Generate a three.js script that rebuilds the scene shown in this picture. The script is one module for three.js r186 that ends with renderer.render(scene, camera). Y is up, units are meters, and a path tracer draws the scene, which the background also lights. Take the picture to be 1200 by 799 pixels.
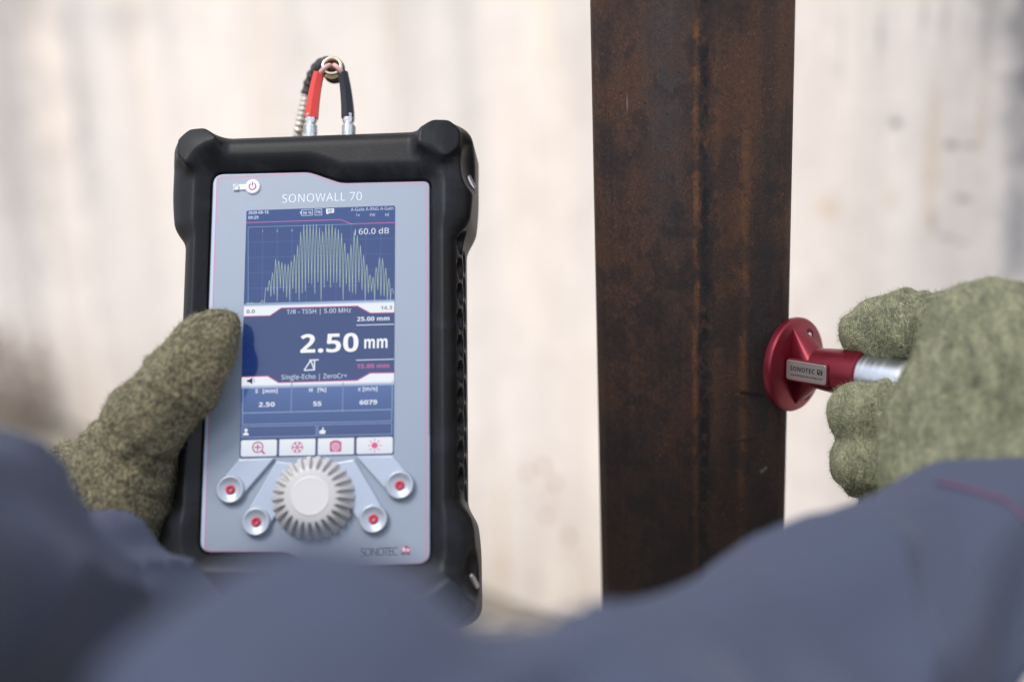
import * as THREE from 'three';
import { mergeGeometries, toCreasedNormals } from 'three/addons/utils/BufferGeometryUtils.js';
import { ConvexGeometry } from 'three/addons/geometries/ConvexGeometry.js';
import { RoundedBoxGeometry } from 'three/addons/geometries/RoundedBoxGeometry.js';

// ------------------------------------------------------------------ camera, sky, sun, exposure
const scene = new THREE.Scene();
const D = Math.PI / 180, FPX = 1667;                       // 50 mm lens on a full frame, in pixels of a 1200 px wide picture
const camera = new THREE.PerspectiveCamera(2 * Math.atan(399.5 / FPX) / D, 1200 / 799, 0.02, 300);
camera.rotation.order = 'YXZ';
camera.rotation.set(-16.8 * D, 0, -2.15 * D);
camera.position.set(0, 0.65, 0);
camera.focus = 0.624;
camera.userData.fStop = 2.5;
camera.updateMatrixWorld(true);

function makeSky() {
  const W = 128, H = 64, d = new Float32Array(W * H * 4);
  for (let j = 0; j < H; j++) for (let i = 0; i < W; i++) {
    const up = Math.max(0, Math.sin(((j + 0.5) / H - 0.5) * Math.PI)), k = Math.pow(up, 0.6), o = (j * W + i) * 4;
    const cl = 0.06 * Math.sin(i / W * Math.PI * 6 + 1.3) * Math.sin(up * 9 + 0.5) * up;
    d[o] = 0.80 - 0.33 * k + cl; d[o + 1] = 0.80 - 0.235 * k + cl; d[o + 2] = 0.81 - 0.05 * k + cl; d[o + 3] = 1;
  }
  const t = new THREE.DataTexture(d, W, H, THREE.RGBAFormat, THREE.FloatType);
  t.mapping = THREE.EquirectangularReflectionMapping; t.magFilter = THREE.LinearFilter; t.needsUpdate = true;
  return t;
}
scene.background = scene.environment = makeSky();
const sun = new THREE.DirectionalLight(new THREE.Color().setRGB(1, 0.93, 0.84), 1.5);
sun.position.set(-1.1, 2.9, 0.35); sun.target.position.set(0, 0.4, -0.6);
sun.castShadow = true; sun.shadow.radius = 42; sun.shadow.mapSize.set(2048, 2048);
Object.assign(sun.shadow.camera, { left: -2.5, right: 2.5, top: 2.5, bottom: -2.5, near: 0.1, far: 10 });
scene.add(sun, sun.target); sun.name = 'sun';
const renderer = new THREE.WebGLRenderer({ antialias: true });
renderer.toneMapping = THREE.LinearToneMapping;
renderer.toneMappingExposure = 1.72;
renderer.shadowMap.enabled = true;

// ------------------------------------------------------------------ helpers
const V = (x, y, z) => new THREE.Vector3(x, y, z);
const camDir = (u, v) => V((u - 600) / FPX, -(v - 399.5) / FPX, -1).transformDirection(camera.matrixWorld);
const at = (u, v, depth) => camera.localToWorld(V((u - 600) / FPX * depth, -(v - 399.5) / FPX * depth, -depth));
function onPlane(u, v, p0, n) { const d = camDir(u, v); return camera.position.clone().addScaledVector(d, p0.clone().sub(camera.position).dot(n) / d.dot(n)); }
const taken = {};
function numbered(n) { taken[n] = (taken[n] ?? -1) + 1; return taken[n] ? n + '_' + String(taken[n]).padStart(3, '0') : n; }
function tag(o, label, category, group, kind) {
  if (label) o.userData.label = label;
  if (category) o.userData.category = category;
  if (group) o.userData.group = group;
  if (kind) o.userData.kind = kind;
  return o;
}
function thing(name, pos, label, category, group) { const g = new THREE.Group(); g.name = numbered(name); g.position.copy(pos); scene.add(g); return tag(g, label, category, group); }
function part(name, geo, mat, parent, label) {
  const m = new THREE.Mesh(geo, mat); m.name = name; m.castShadow = m.receiveShadow = true; parent.add(m);
  if (label) m.userData.label = label;
  return m;
}
let seedState = 7;
const rnd = () => { seedState = (seedState * 1664525 + 1013904223) >>> 0; return seedState / 4294967296; };
const lerp = (a, b, t) => a + (b - a) * t, clamp = (x, a = 0, b = 1) => Math.min(b, Math.max(a, x));
const sstep = (a, b, x) => { const t = clamp((x - a) / (b - a)); return t * t * (3 - 2 * t); };
const hash = (x, y, s) => { let h = Math.imul(x, 374761393) ^ Math.imul(y, 668265263) ^ Math.imul(s, 1274126177); h = Math.imul(h ^ (h >>> 13), 1274126177); return ((h ^ (h >>> 16)) >>> 0) / 4294967296; };
function vnoise(x, y, s = 0) {
  const ix = Math.floor(x), iy = Math.floor(y), fx = x - ix, fy = y - iy, u = fx * fx * (3 - 2 * fx), w = fy * fy * (3 - 2 * fy);
  return lerp(lerp(hash(ix, iy, s), hash(ix + 1, iy, s), u), lerp(hash(ix, iy + 1, s), hash(ix + 1, iy + 1, s), u), w);
}
function fbm(x, y, s, n = 4) { let a = 0.5, r = 0, t = 0; for (let i = 0; i < n; i++) { r += a * vnoise(x, y, s + i * 17); t += a; a *= 0.55; x *= 2.03; y *= 2.03; } return r / t; }
const srgb = (r, g, b) => new THREE.Color().setRGB(r / 255, g / 255, b / 255, THREE.SRGBColorSpace);
const lin = (r, g, b) => new THREE.Color().setRGB(r, g, b);
const mat = (color, roughness = 0.6, metalness = 0, more = {}) => new THREE.MeshPhysicalMaterial({ color, roughness, metalness, ...more });
// a texture computed pixel by pixel: fn(u, v) -> [r, g, b] in 0..1
function dataTex(W, H, fn, isColor) {
  const d = new Uint8Array(W * H * 4);
  for (let j = 0; j < H; j++) for (let i = 0; i < W; i++) {
    const c = fn(i, j), o = (j * W + i) * 4;
    d[o] = clamp(c[0]) * 255; d[o + 1] = clamp(c[1]) * 255; d[o + 2] = clamp(c[2]) * 255; d[o + 3] = 255;
  }
  const t = new THREE.DataTexture(d, W, H); t.wrapS = t.wrapT = THREE.RepeatWrapping; t.magFilter = THREE.LinearFilter;
  if (isColor) t.colorSpace = THREE.SRGBColorSpace;
  t.needsUpdate = true; return t;
}
function canvasTex(W, H, draw, isColor = true) {
  const c = document.createElement('canvas'); c.width = W; c.height = H; draw(c.getContext('2d'));
  const t = new THREE.CanvasTexture(c); if (isColor) t.colorSpace = THREE.SRGBColorSpace; return t;
}
function tube(pts, r, seg = 24, rs = 10, closed = false) { return new THREE.TubeGeometry(new THREE.CatmullRomCurve3(pts, closed), seg, r, rs, closed); }
// a tube whose radius varies along it, with capped ends
function taper(pts, radius, seg = 40, rs = 14) {
  const curve = new THREE.CatmullRomCurve3(pts), fr = curve.computeFrenetFrames(seg, false), P = [], U = [], I = [];
  for (let i = 0; i <= seg; i++) {
    const c = curve.getPointAt(i / seg), r = typeof radius === 'function' ? radius(i / seg) : radius;
    for (let k = 0; k <= rs; k++) { const a = k / rs * 2 * Math.PI, p = c.clone().addScaledVector(fr.normals[i], Math.cos(a) * r).addScaledVector(fr.binormals[i], Math.sin(a) * r); P.push(p.x, p.y, p.z); U.push(k / rs, i / seg); }
  }
  for (let i = 0; i < seg; i++) for (let k = 0; k < rs; k++) { const a = i * (rs + 1) + k, b = a + rs + 1; I.push(a, a + 1, b, b, a + 1, b + 1); }
  for (const e of [0, seg]) { const c = curve.getPointAt(e / seg), n = P.length / 3; P.push(c.x, c.y, c.z); U.push(0.5, 0.5); for (let k = 0; k < rs; k++) { const a = e * (rs + 1) + k; e ? I.push(n, a, a + 1) : I.push(n, a + 1, a); } }
  const g = new THREE.BufferGeometry(); g.setAttribute('position', new THREE.Float32BufferAttribute(P, 3)); g.setAttribute('uv', new THREE.Float32BufferAttribute(U, 2)); g.setIndex(I);
  return toCreasedNormals(g, 0.7);
}
// signed distance field -> smooth mesh (surface nets, vertices then pulled onto the surface)
function surfaceNets(f, lo, hi, h) {
  const n = [0, 1, 2].map((k) => Math.ceil((hi[k] - lo[k]) / h) + 1), [nx, ny, nz] = n, F = new Float32Array(nx * ny * nz), id = new Int32Array(nx * ny * nz).fill(-1);
  for (let k = 0, o = 0; k < nz; k++) for (let j = 0; j < ny; j++) for (let i = 0; i < nx; i++, o++) F[o] = f(lo[0] + i * h, lo[1] + j * h, lo[2] + k * h);
  const sx = 1, sy = nx, sz = nx * ny, off = [0, sx, sy, sx + sy, sz, sx + sz, sy + sz, sx + sy + sz], P = [], I = [];
  for (let k = 0; k < nz - 1; k++) for (let j = 0; j < ny - 1; j++) for (let i = 0; i < nx - 1; i++) {
    const o = i + j * sy + k * sz; let m = 0;
    for (let c = 0; c < 8; c++) if (F[o + off[c]] < 0) m |= 1 << c;
    if (m === 0 || m === 255) continue;
    let x = 0, y = 0, z = 0, q = 0;
    for (let c = 0; c < 8; c++) for (const b of [1, 2, 4]) if (!(c & b)) {
      const a = F[o + off[c]], e = F[o + off[c | b]];
      if ((a < 0) === (e < 0)) continue;
      const t = a / (a - e); x += (c & 1) + (b === 1 ? t : 0); y += ((c >> 1) & 1) + (b === 2 ? t : 0); z += ((c >> 2) & 1) + (b === 4 ? t : 0); q++;
    }
    id[o] = P.length / 3; P.push(lo[0] + (i + x / q) * h, lo[1] + (j + y / q) * h, lo[2] + (k + z / q) * h);
  }
  const quad = (a, b, c, d, flip) => { if (a < 0 || b < 0 || c < 0 || d < 0) return; flip ? I.push(a, c, b, a, d, c) : I.push(a, b, c, a, c, d); };
  for (let k = 1; k < nz - 1; k++) for (let j = 1; j < ny - 1; j++) for (let i = 1; i < nx - 1; i++) {
    const o = i + j * sy + k * sz, s = F[o] < 0;
    if (s !== (F[o + sx] < 0)) quad(id[o - sy - sz], id[o - sz], id[o], id[o - sy], !s);
    if (s !== (F[o + sy] < 0)) quad(id[o - sx - sz], id[o - sx], id[o], id[o - sz], !s);
    if (s !== (F[o + sz] < 0)) quad(id[o - sx - sy], id[o - sy], id[o], id[o - sx], !s);
  }
  const N = new Float32Array(P.length), e = h * 0.3;
  const grad = (x, y, z) => [f(x + e, y, z) - f(x - e, y, z), f(x, y + e, z) - f(x, y - e, z), f(x, y, z + e) - f(x, y, z - e)].map((g) => g / (2 * e));
  for (let v = 0; v < P.length; v += 3) {
    for (let it = 0; it < 2; it++) {
      const g = grad(P[v], P[v + 1], P[v + 2]), q = g[0] ** 2 + g[1] ** 2 + g[2] ** 2 + 1e-9, s = clamp(f(P[v], P[v + 1], P[v + 2]) / q, -h / 2, h / 2);
      P[v] -= g[0] * s; P[v + 1] -= g[1] * s; P[v + 2] -= g[2] * s;
    }
    const g = grad(P[v], P[v + 1], P[v + 2]), l = Math.hypot(...g) || 1; N[v] = g[0] / l; N[v + 1] = g[1] / l; N[v + 2] = g[2] / l;
  }
  const geo = new THREE.BufferGeometry(); geo.setAttribute('position', new THREE.Float32BufferAttribute(P, 3)); geo.setAttribute('normal', new THREE.BufferAttribute(N, 3)); geo.setIndex(I);
  return geo;
}
const smin = (a, b, k) => { const t = clamp(0.5 + 0.5 * (b - a) / k); return lerp(b, a, t) - k * t * (1 - t); };
const smax = (a, b, k) => -smin(-a, -b, k);
function capsule(x, y, z, a, b, ra, rb) {
  const bx = b.x - a.x, by = b.y - a.y, bz = b.z - a.z, px = x - a.x, py = y - a.y, pz = z - a.z, t = clamp((px * bx + py * by + pz * bz) / (bx * bx + by * by + bz * bz));
  return Math.hypot(px - bx * t, py - by * t, pz - bz * t) - lerp(ra, rb, t);
}
// box-projected uv in metres, along axes given by a quaternion; splits the mesh into single faces and keeps smooth normals
function boxUV(geo, quat, scale = 1) {
  const g = geo.index ? geo.toNonIndexed() : geo, P = g.attributes.position, N = g.attributes.normal, U = new Float32Array(P.count * 2), inv = quat.clone().invert(), p = V(), m = V();
  for (let i = 0; i < P.count; i += 3) {
    m.set(0, 0, 0); for (let k = 0; k < 3; k++) m.add(p.fromBufferAttribute(N, i + k));
    m.applyQuaternion(inv); const ax = Math.abs(m.x), ay = Math.abs(m.y) * 0.6, az = Math.abs(m.z);
    for (let k = 0; k < 3; k++) {
      p.fromBufferAttribute(P, i + k).applyQuaternion(inv);
      const [a, b] = ax >= ay && ax >= az ? [p.z, p.y] : az >= ay ? [p.x, p.y] : [p.x, p.z];
      U[(i + k) * 2] = a * scale; U[(i + k) * 2 + 1] = b * scale;
    }
  }
  g.setAttribute('uv', new THREE.BufferAttribute(U, 2)); return g;
}
function roundPoly(pts, r) {
  const s = new THREE.Shape(), n = pts.length;
  for (let i = 0; i < n; i++) {
    const [x, y] = pts[i], a = pts[(i + n - 1) % n], b = pts[(i + 1) % n], la = Math.hypot(a[0] - x, a[1] - y), lb = Math.hypot(b[0] - x, b[1] - y), q = Math.min(pts[i][2] ?? r, la / 2, lb / 2);
    const s0 = [x + (a[0] - x) / la * q, y + (a[1] - y) / la * q], s1 = [x + (b[0] - x) / lb * q, y + (b[1] - y) / lb * q];
    i ? s.lineTo(...s0) : s.moveTo(...s0); s.quadraticCurveTo(x, y, ...s1);
  }
  s.closePath(); return s;
}
const plate = (shape, depth, bevel, z = 0) => { const g = new THREE.ExtrudeGeometry(shape, { depth: depth - bevel, bevelEnabled: bevel > 0, bevelThickness: bevel, bevelSize: bevel, bevelOffset: -bevel, bevelSegments: 3, curveSegments: 10 }); g.translate(0, 0, z); return g; };
const mm = (g) => g.scale(0.001, 0.001, 0.001);

// ------------------------------------------------------------------ ground
{
  const tex = dataTex(512, 512, (i, j) => { const a = fbm(i / 9, j / 9, 3, 4), b = vnoise(i / 3, j / 3, 8), c = 0.40 + 0.27 * a + 0.18 * (b > 0.7 ? b - 0.4 : 0); return [c * 1.03, c * 0.97, c * 0.88]; }, true);
  tex.repeat.set(1.4, 1.4);
  const g = new THREE.PlaneGeometry(240, 240, 1, 1); g.rotateX(-Math.PI / 2);
  const U = g.attributes.uv; for (let i = 0; i < U.count; i++) U.setXY(i, U.getX(i) * 240, U.getY(i) * 240);
  const m = part('ground', g, mat(0xffffff, 0.95, 0, { map: tex, bumpMap: tex, bumpScale: 0.012 }), scene); tag(m, null, null, null, 'structure');
}

// ------------------------------------------------------------------ wall: runs obliquely, near on the right and far on the left
const wallP = V(0, 0, -1.24), wallT = V(0.72, 0, 0.69).normalize(), wallN = V(-wallT.z, 0, wallT.x);
const wallUV = (u, v) => { const p = onPlane(u, v, wallP, wallN); return [p.clone().sub(wallP).dot(wallT), p.y]; };
{
  const W = 2048, H = 1024, x0 = -2.2, wm = 3.2, hm = 1.6;                  // texture spans 3.2 m x 1.6 m of the wall
  const marks = [];                                                       // stains with a place and shape of their own [x, y, half width, half height, strength, r, g, b]
  const mark = (u, v, du, dv, k, c) => { const a = wallUV(u, v), b = wallUV(u + du, v), d = wallUV(u, v + dv); marks.push([a[0], a[1], Math.abs(b[0] - a[0]), Math.abs(d[1] - a[1]), k, ...c]); };
  const dark = [0.36, 0.33, 0.31], grey = [0.50, 0.49, 0.49], ochre = [0.80, 0.66, 0.48];
  mark(1050, 145, 7, 5, 0.8, dark); mark(1114, 171, 8, 4, 0.7, dark); mark(1136, 172, 8, 3, 0.5, dark); mark(1128, 234, 12, 4, 0.4, dark);
  mark(1092, 262, 4, 14, 0.35, dark); mark(1105, 278, 14, 3, 0.3, dark); mark(1128, 285, 8, 3, 0.4, dark);
  mark(1031, 40, 4, 40, 0.3, grey); mark(985, 60, 5, 60, 0.2, grey); mark(1082, 20, 4, 30, 0.3, grey); mark(1106, 25, 7, 40, 0.3, grey); mark(1155, 30, 14, 60, 0.3, grey);
  mark(1215, 60, 40, 170, 0.85, [0.36, 0.36, 0.38]); mark(1195, 260, 26, 130, 0.6, [0.46, 0.47, 0.49]); mark(1200, 20, 60, 60, 0.5, grey);
  mark(1092, 190, 11, 100, 0.26, ochre); mark(1150, 130, 7, 70, 0.22, ochre); mark(968, 245, 14, 14, 0.3, ochre); mark(1042, 235, 8, 18, 0.3, ochre);
  mark(92, 120, 12, 150, 0.42, grey); mark(112, 330, 10, 160, 0.28, grey); mark(0, 150, 70, 280, 0.42, grey); mark(150, 20, 60, 30, 0.2, grey); mark(25, 5, 60, 40, 0.3, grey);
  mark(585, 660, 9, 120, 0.3, ochre); mark(640, 30, 12, 70, 0.12, ochre); mark(455, 40, 10, 60, 0.12, ochre);
  const sharp = (t) => Math.exp(-t * t * 1.6);
  const tex = dataTex(W, H, (i, j) => {
    const x = i / W * wm, y = j / H * hm;
    const st = fbm(x * 38, y * 1.6, 11, 4), st2 = fbm(x * 9, y * 0.9, 23, 3), fine = fbm(x * 60, y * 60, 5, 3), cloud = fbm(x * 4, y * 4, 41, 3);
    let k = 0.915 + 0.13 * (st - 0.5) + 0.12 * (st2 - 0.5) + 0.05 * (fine - 0.5) + 0.05 * (cloud - 0.5);
    const warm = 0.018 * (st2 - 0.4) + 0.012 * sstep(0.6, 0.8, fbm(x * 16, y * 2.1, 77, 3));
    let r = k + warm, g = k * 0.963, b = k * 0.928 - warm * 1.2;
    for (const m of marks) {
      const dx = (x + x0 - m[0]) / m[2], dy = (y - m[1]) / m[3]; if (Math.abs(dx) > 2.4 || Math.abs(dy) > 2.4) continue;
      const w = m[4] * sharp(Math.hypot(dx, dy) + 0.7 * (fine - 0.5) + 0.6 * (st - 0.5)); r = lerp(r, m[5], w); g = lerp(g, m[6], w); b = lerp(b, m[7], w);
    }
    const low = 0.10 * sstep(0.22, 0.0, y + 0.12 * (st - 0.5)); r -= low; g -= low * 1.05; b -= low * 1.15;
    return [r, g, b];
  }, true);
  const bump = dataTex(512, 512, (i, j) => { const k = fbm(i / 22, j / 60, 9, 5); return [k, k, k]; });
  bump.repeat.set(4, 2);
  const L = 4.4, Hw = 2.6, c = wallP.clone().addScaledVector(wallT, -0.3).addScaledVector(wallN, -0.12);
  const w = thing('concrete_wall', V(c.x, 0, c.z), 'pale streaked whitewashed concrete wall behind the steel column', 'wall');
  w.rotation.y = Math.atan2(wallN.x, wallN.z);
  const g = new RoundedBoxGeometry(L, Hw, 0.24, 3, 0.012); g.translate(0, Hw / 2, 0);
  const U = g.attributes.uv, P = g.attributes.position;
  for (let i = 0; i < U.count; i++) U.setXY(i, (P.getX(i) - 0.3 - x0) / wm, P.getY(i) / hm);
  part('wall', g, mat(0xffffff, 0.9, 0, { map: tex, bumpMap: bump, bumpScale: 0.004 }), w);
}

// ------------------------------------------------------------------ steel column (hollow section with rounded corners)
const colW = 0.0873, colR = 0.007, colC0 = at(811, 425, 0.648), colYaw = -7.2 * D;
const colN = V(Math.sin(colYaw), 0, Math.cos(colYaw)), colT = V(colN.z, 0, -colN.x);
const colC = V(colC0.x, 0, colC0.z).addScaledVector(colN, -colW / 2);
{
  const col = thing('steel_column', colC, 'dark rusty steel column with rounded edges standing before the pale wall', 'column');
  const per = []; const h = colW / 2, r = colR;
  const ring = (hw, rr) => { const q = []; [[1, -1, 0], [1, 1, 0], [-1, 1, 0], [-1, -1, 0]].forEach(([sx, sz], k) => { for (let s = 0; s <= 8; s++) { const a = (-90 + k * 90 + s / 8 * 90) * D; q.push([sx * (hw - rr) + Math.cos(a) * rr, sz * (hw - rr) + Math.sin(a) * rr]); } }); return q; };
  const yT = onPlane(811, 0, colC.clone().addScaledVector(colN, h), colN).y, yB = onPlane(811, 700, colC.clone().addScaledVector(colN, h), colN).y, y0 = yT + 0.06 - 0.55;
  const outer = ring(h, r), inner = ring(h - 0.005, 0.003), Ht = 2.1;
  // start the loop in the middle of the back so that the texture's seam is out of sight
  const P = [], U = [], I = [];
  const wallRing = (q, flip) => {
    const n = q.length, base = P.length / 3; let s = 0;
    for (let i = 0; i <= n; i++) {
      const p = q[i % n]; if (i) s += Math.hypot(p[0] - q[i - 1][0], p[1] - q[i - 1][1]);
      for (const y of [0, Ht]) { P.push(p[0], y, p[1]); U.push(s / 0.36, (y - y0) / 0.55); }
      if (i < n) { const a = base + i * 2; flip ? I.push(a, a + 2, a + 1, a + 1, a + 2, a + 3) : I.push(a, a + 1, a + 2, a + 1, a + 3, a + 2); }
    }
  };
  wallRing(outer, false); wallRing(inner, true);
  const b = P.length / 3; outer.forEach((p, i) => { P.push(p[0], Ht, p[1], inner[i][0], Ht, inner[i][1]); U.push(0, 0, 0, 0); });
  for (let i = 0; i < outer.length; i++) { const a = b + i * 2, c = b + ((i + 1) % outer.length) * 2; I.push(a, c, a + 1, c, c + 1, a + 1); }
  let g = new THREE.BufferGeometry(); g.setAttribute('position', new THREE.Float32BufferAttribute(P, 3)); g.setAttribute('uv', new THREE.Float32BufferAttribute(U, 2)); g.setIndex(I);
  g = toCreasedNormals(g, 0.6);
  // loop order: right-back corner, right-front, left-front, left-back; the front face is crossed from right to left
  const arc = r * Math.PI / 2, flat = colW - 2 * r, sFrontRight = arc + flat + arc;
  const TW = 1440, TH = 2048;
  const field = (i, j) => {
    const s = i / TW * 0.36, fx = 1 - (s - sFrontRight + r * 0.6) / (flat + 2 * r * 0.6);   // 0 at the left edge of the front, 1 at the right
    const y = j / TH * 0.55, v = (yT - y - y0) / (yT - yB) * 700;                   // picture rows down the column
    return [fx, v, s, y];
  };
  const ta = new Float32Array(TW * TH);
  const tex = dataTex(TW, TH, (i, j) => {
    const [fx, v, s, y] = field(i, j), X = s * 1000, Y = y * 1000;
    const grain = fbm(X * 1.1, Y * 0.8, 2, 3), sp = vnoise(X * 2.6, Y * 2.2, 9), streak = fbm(X * 0.7, Y * 0.02, 31, 4), blot = fbm(X * 0.07, Y * 0.035, 57, 4), wob = 0.02 * (fbm(X * 0.02, Y * 0.05, 71, 3) - 0.5);
    let c = [63, 47, 40].map((q, k) => q + (streak - 0.5) * [20, 16, 15][k] + (grain - 0.5) * [40, 31, 26][k]);
    const add = (w, col) => { for (let k = 0; k < 3; k++) c[k] = lerp(c[k], col[k], clamp(w)); };
    const f = fx + wob, band = (a, hw) => Math.exp(-(((f - a) / hw) ** 2));
    add(0.6 * sstep(0.42, 0.75, blot) * (0.4 + grain), [90, 56, 40]);                                  // reddish blotches of rust
    add(0.5 * sstep(0.55, 0.3, blot), [40, 35, 36]);
    add(0.6 * band(0.36, 0.13) * sstep(420, 80, v), [66, 62, 64]);                                            // bare grey scale near the top
    add(1.3 * band(0.525, 0.016) * (0.1 + 1.1 * grain) * (0.7 + sstep(0.35, 0.65, fbm(X * 0.3, Y * 0.07, 101, 3))) * sstep(20, 110, v + 80 * streak), [112, 72, 45]);   // narrow rust line beside the weld
    add(0.95 * band(0.572, 0.034 + 0.012 * (sp - 0.5)) * sstep(0.28, 0.52, fbm(X * 0.42, Y * 0.26, 83, 4)), [23, 23, 27]);   // dark weld scale
    add(1.0 * band(0.625, 0.024) * (0.2 + grain) * sstep(0.35, 0.6, fbm(X * 0.5, Y * 0.12, 91, 3)), [84, 58, 40]);
    add(1.1 * band(0.785, 0.024) * (0.3 + grain) * sstep(110, 230, v + 60 * sp), [104, 68, 42]);
    add(0.5 * sstep(0.5, 0.62, fbm(X * 0.16, Y * 0.12, 131, 5)) * (0.3 + grain), [74, 52, 42]); add(0.45 * sstep(0.56, 0.66, fbm(X * 0.13, Y * 0.1, 151, 5)), [38, 34, 37]);
    add(0.35 * band(0.70, 0.035), [66, 46, 34]); add(0.5 * band(0.90, 0.05), [44, 40, 40]);
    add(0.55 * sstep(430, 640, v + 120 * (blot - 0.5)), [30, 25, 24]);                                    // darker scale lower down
    add(0.6 * sstep(0.74, 0.86, sp) * sstep(0.35, 0.6, grain), [24, 20, 20]);                             // pits
    add(0.5 * sstep(0.80, 0.9, vnoise(X * 1.9, Y * 1.7, 19)) * sstep(0.4, 0.6, blot), [120, 78, 50]);
    add(0.5 * sstep(0.86, 0.93, vnoise(X * 3.1, Y * 2.9, 29)), [92, 86, 84]);
    if (fx > 0.77 && fx < 0.9) add(0.8 * Math.exp(-(((v - 440 - 30 * (fx - 0.77)) / 2.2) ** 2)), [18, 16, 16]);      // hairline cracks in the scale
    if (fx > 0.7 && fx < 0.92) add(0.5 * Math.exp(-(((v - 502 + 40 * (fx - 0.7)) / 1.6) ** 2)) * sstep(0.4, 0.6, grain), [20, 18, 18]);
    if (fx > 0.885 && fx < 0.925) add(0.7 * Math.exp(-(((v - 533 - 3 * vnoise(X * 2, 1, 3) + 120 * (fx - 0.905)) / 2.5) ** 2)), [120, 122, 126]);   // scratches
    if (fx > 0.155 && fx < 0.165) add(0.6 * Math.exp(-(((v - 108) / 9) ** 2)), [130, 126, 124]);
    ta[j * TW + i] = 0.35 + 0.5 * grain + 0.25 * sp - 0.35 * band(0.57, 0.02) * sp;
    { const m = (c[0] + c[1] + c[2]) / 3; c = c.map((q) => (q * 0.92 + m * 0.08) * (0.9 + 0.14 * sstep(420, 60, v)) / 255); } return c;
  }, true);
  const bump = dataTex(TW / 2, TH / 2, (i, j) => { const k = ta[j * 2 * TW + i * 2]; return [k, k, k]; });
  const rough = dataTex(360, 512, (i, j) => { const k = 0.5 + 0.3 * fbm(i / 9, j / 30, 61, 4); return [k, k, k]; });
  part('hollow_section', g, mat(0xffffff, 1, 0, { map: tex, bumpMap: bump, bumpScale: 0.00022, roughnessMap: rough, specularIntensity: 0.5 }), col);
  col.rotation.y = colYaw;
}

// ------------------------------------------------------------------ the test instrument; its own axes are millimetres on the face: x right, y up, z out of the face
const devM = new THREE.Matrix4();
{
  const w = V(-0.220222522, -0.0634359147, 0.0203611579), ang = w.length(), R = new THREE.Matrix4().makeRotationAxis(w.normalize(), ang);
  R.setPosition(-0.0824704868, 0.00480266045, -0.605724295);
  devM.multiplyMatrices(camera.matrixWorld, R);
}
const devInv = devM.clone().invert(), devCam = camera.position.clone().applyMatrix4(devInv).multiplyScalar(1000);
const dev = (u, v, z = 0) => { const d = camDir(u, v).transformDirection(devInv); return devCam.clone().addScaledVector(d, (z - devCam.z) / d.z); };   // mm
const rubber = mat(lin(0.006, 0.0064, 0.0085), 0.46, 0, { specularIntensity: 0.62 });
{
  const k = dataTex(256, 256, (i, j) => { const q = 0.5 + 0.5 * (fbm(i / 2.1, j / 2.1, 4, 2) - 0.5); return [q, q, q]; });
  const dust = dataTex(1024, 1024, (i, j) => { const a = fbm(i / 60, j / 60, 14, 4), b = vnoise(i / 2.2, j / 2.2, 33), c = fbm(i / 5, j / 90, 44, 3), q = 0.40 + 0.25 * sstep(0.5, 0.75, a) + 0.5 * sstep(0.88, 0.96, b) * sstep(0.42, 0.6, a) + 0.12 * sstep(0.66, 0.74, c); return [q, q * 0.98, q * 0.97]; }, true);
  dust.repeat.set(5, 5); rubber.map = dust; rubber.color.setRGB(0.024, 0.028, 0.040);
  k.repeat.set(40, 40); rubber.bumpMap = k; rubber.bumpScale = 0.00012;
}
const chrome = mat(lin(0.72, 0.73, 0.75), 0.25, 1), steel = mat(lin(0.55, 0.55, 0.56), 0.35, 1);
const panelPts = [[-48, 71.4], [-5.3, 70.9, 3], [9, 65.3, 3], [47.6, 64.9, 3], [47.6, -99.4], [2, -99.5, 3], [-12, -93.5, 3], [-48, -93.2]];
const device = new THREE.Group(); device.name = numbered('ultrasonic_tester'); scene.add(device);
devM.decompose(device.position, device.quaternion, device.scale); device.scale.set(1, 1, 1);
tag(device, 'grey faced handheld ultrasonic thickness tester in a black rubber case, held in the left glove', 'test instrument');
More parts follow.
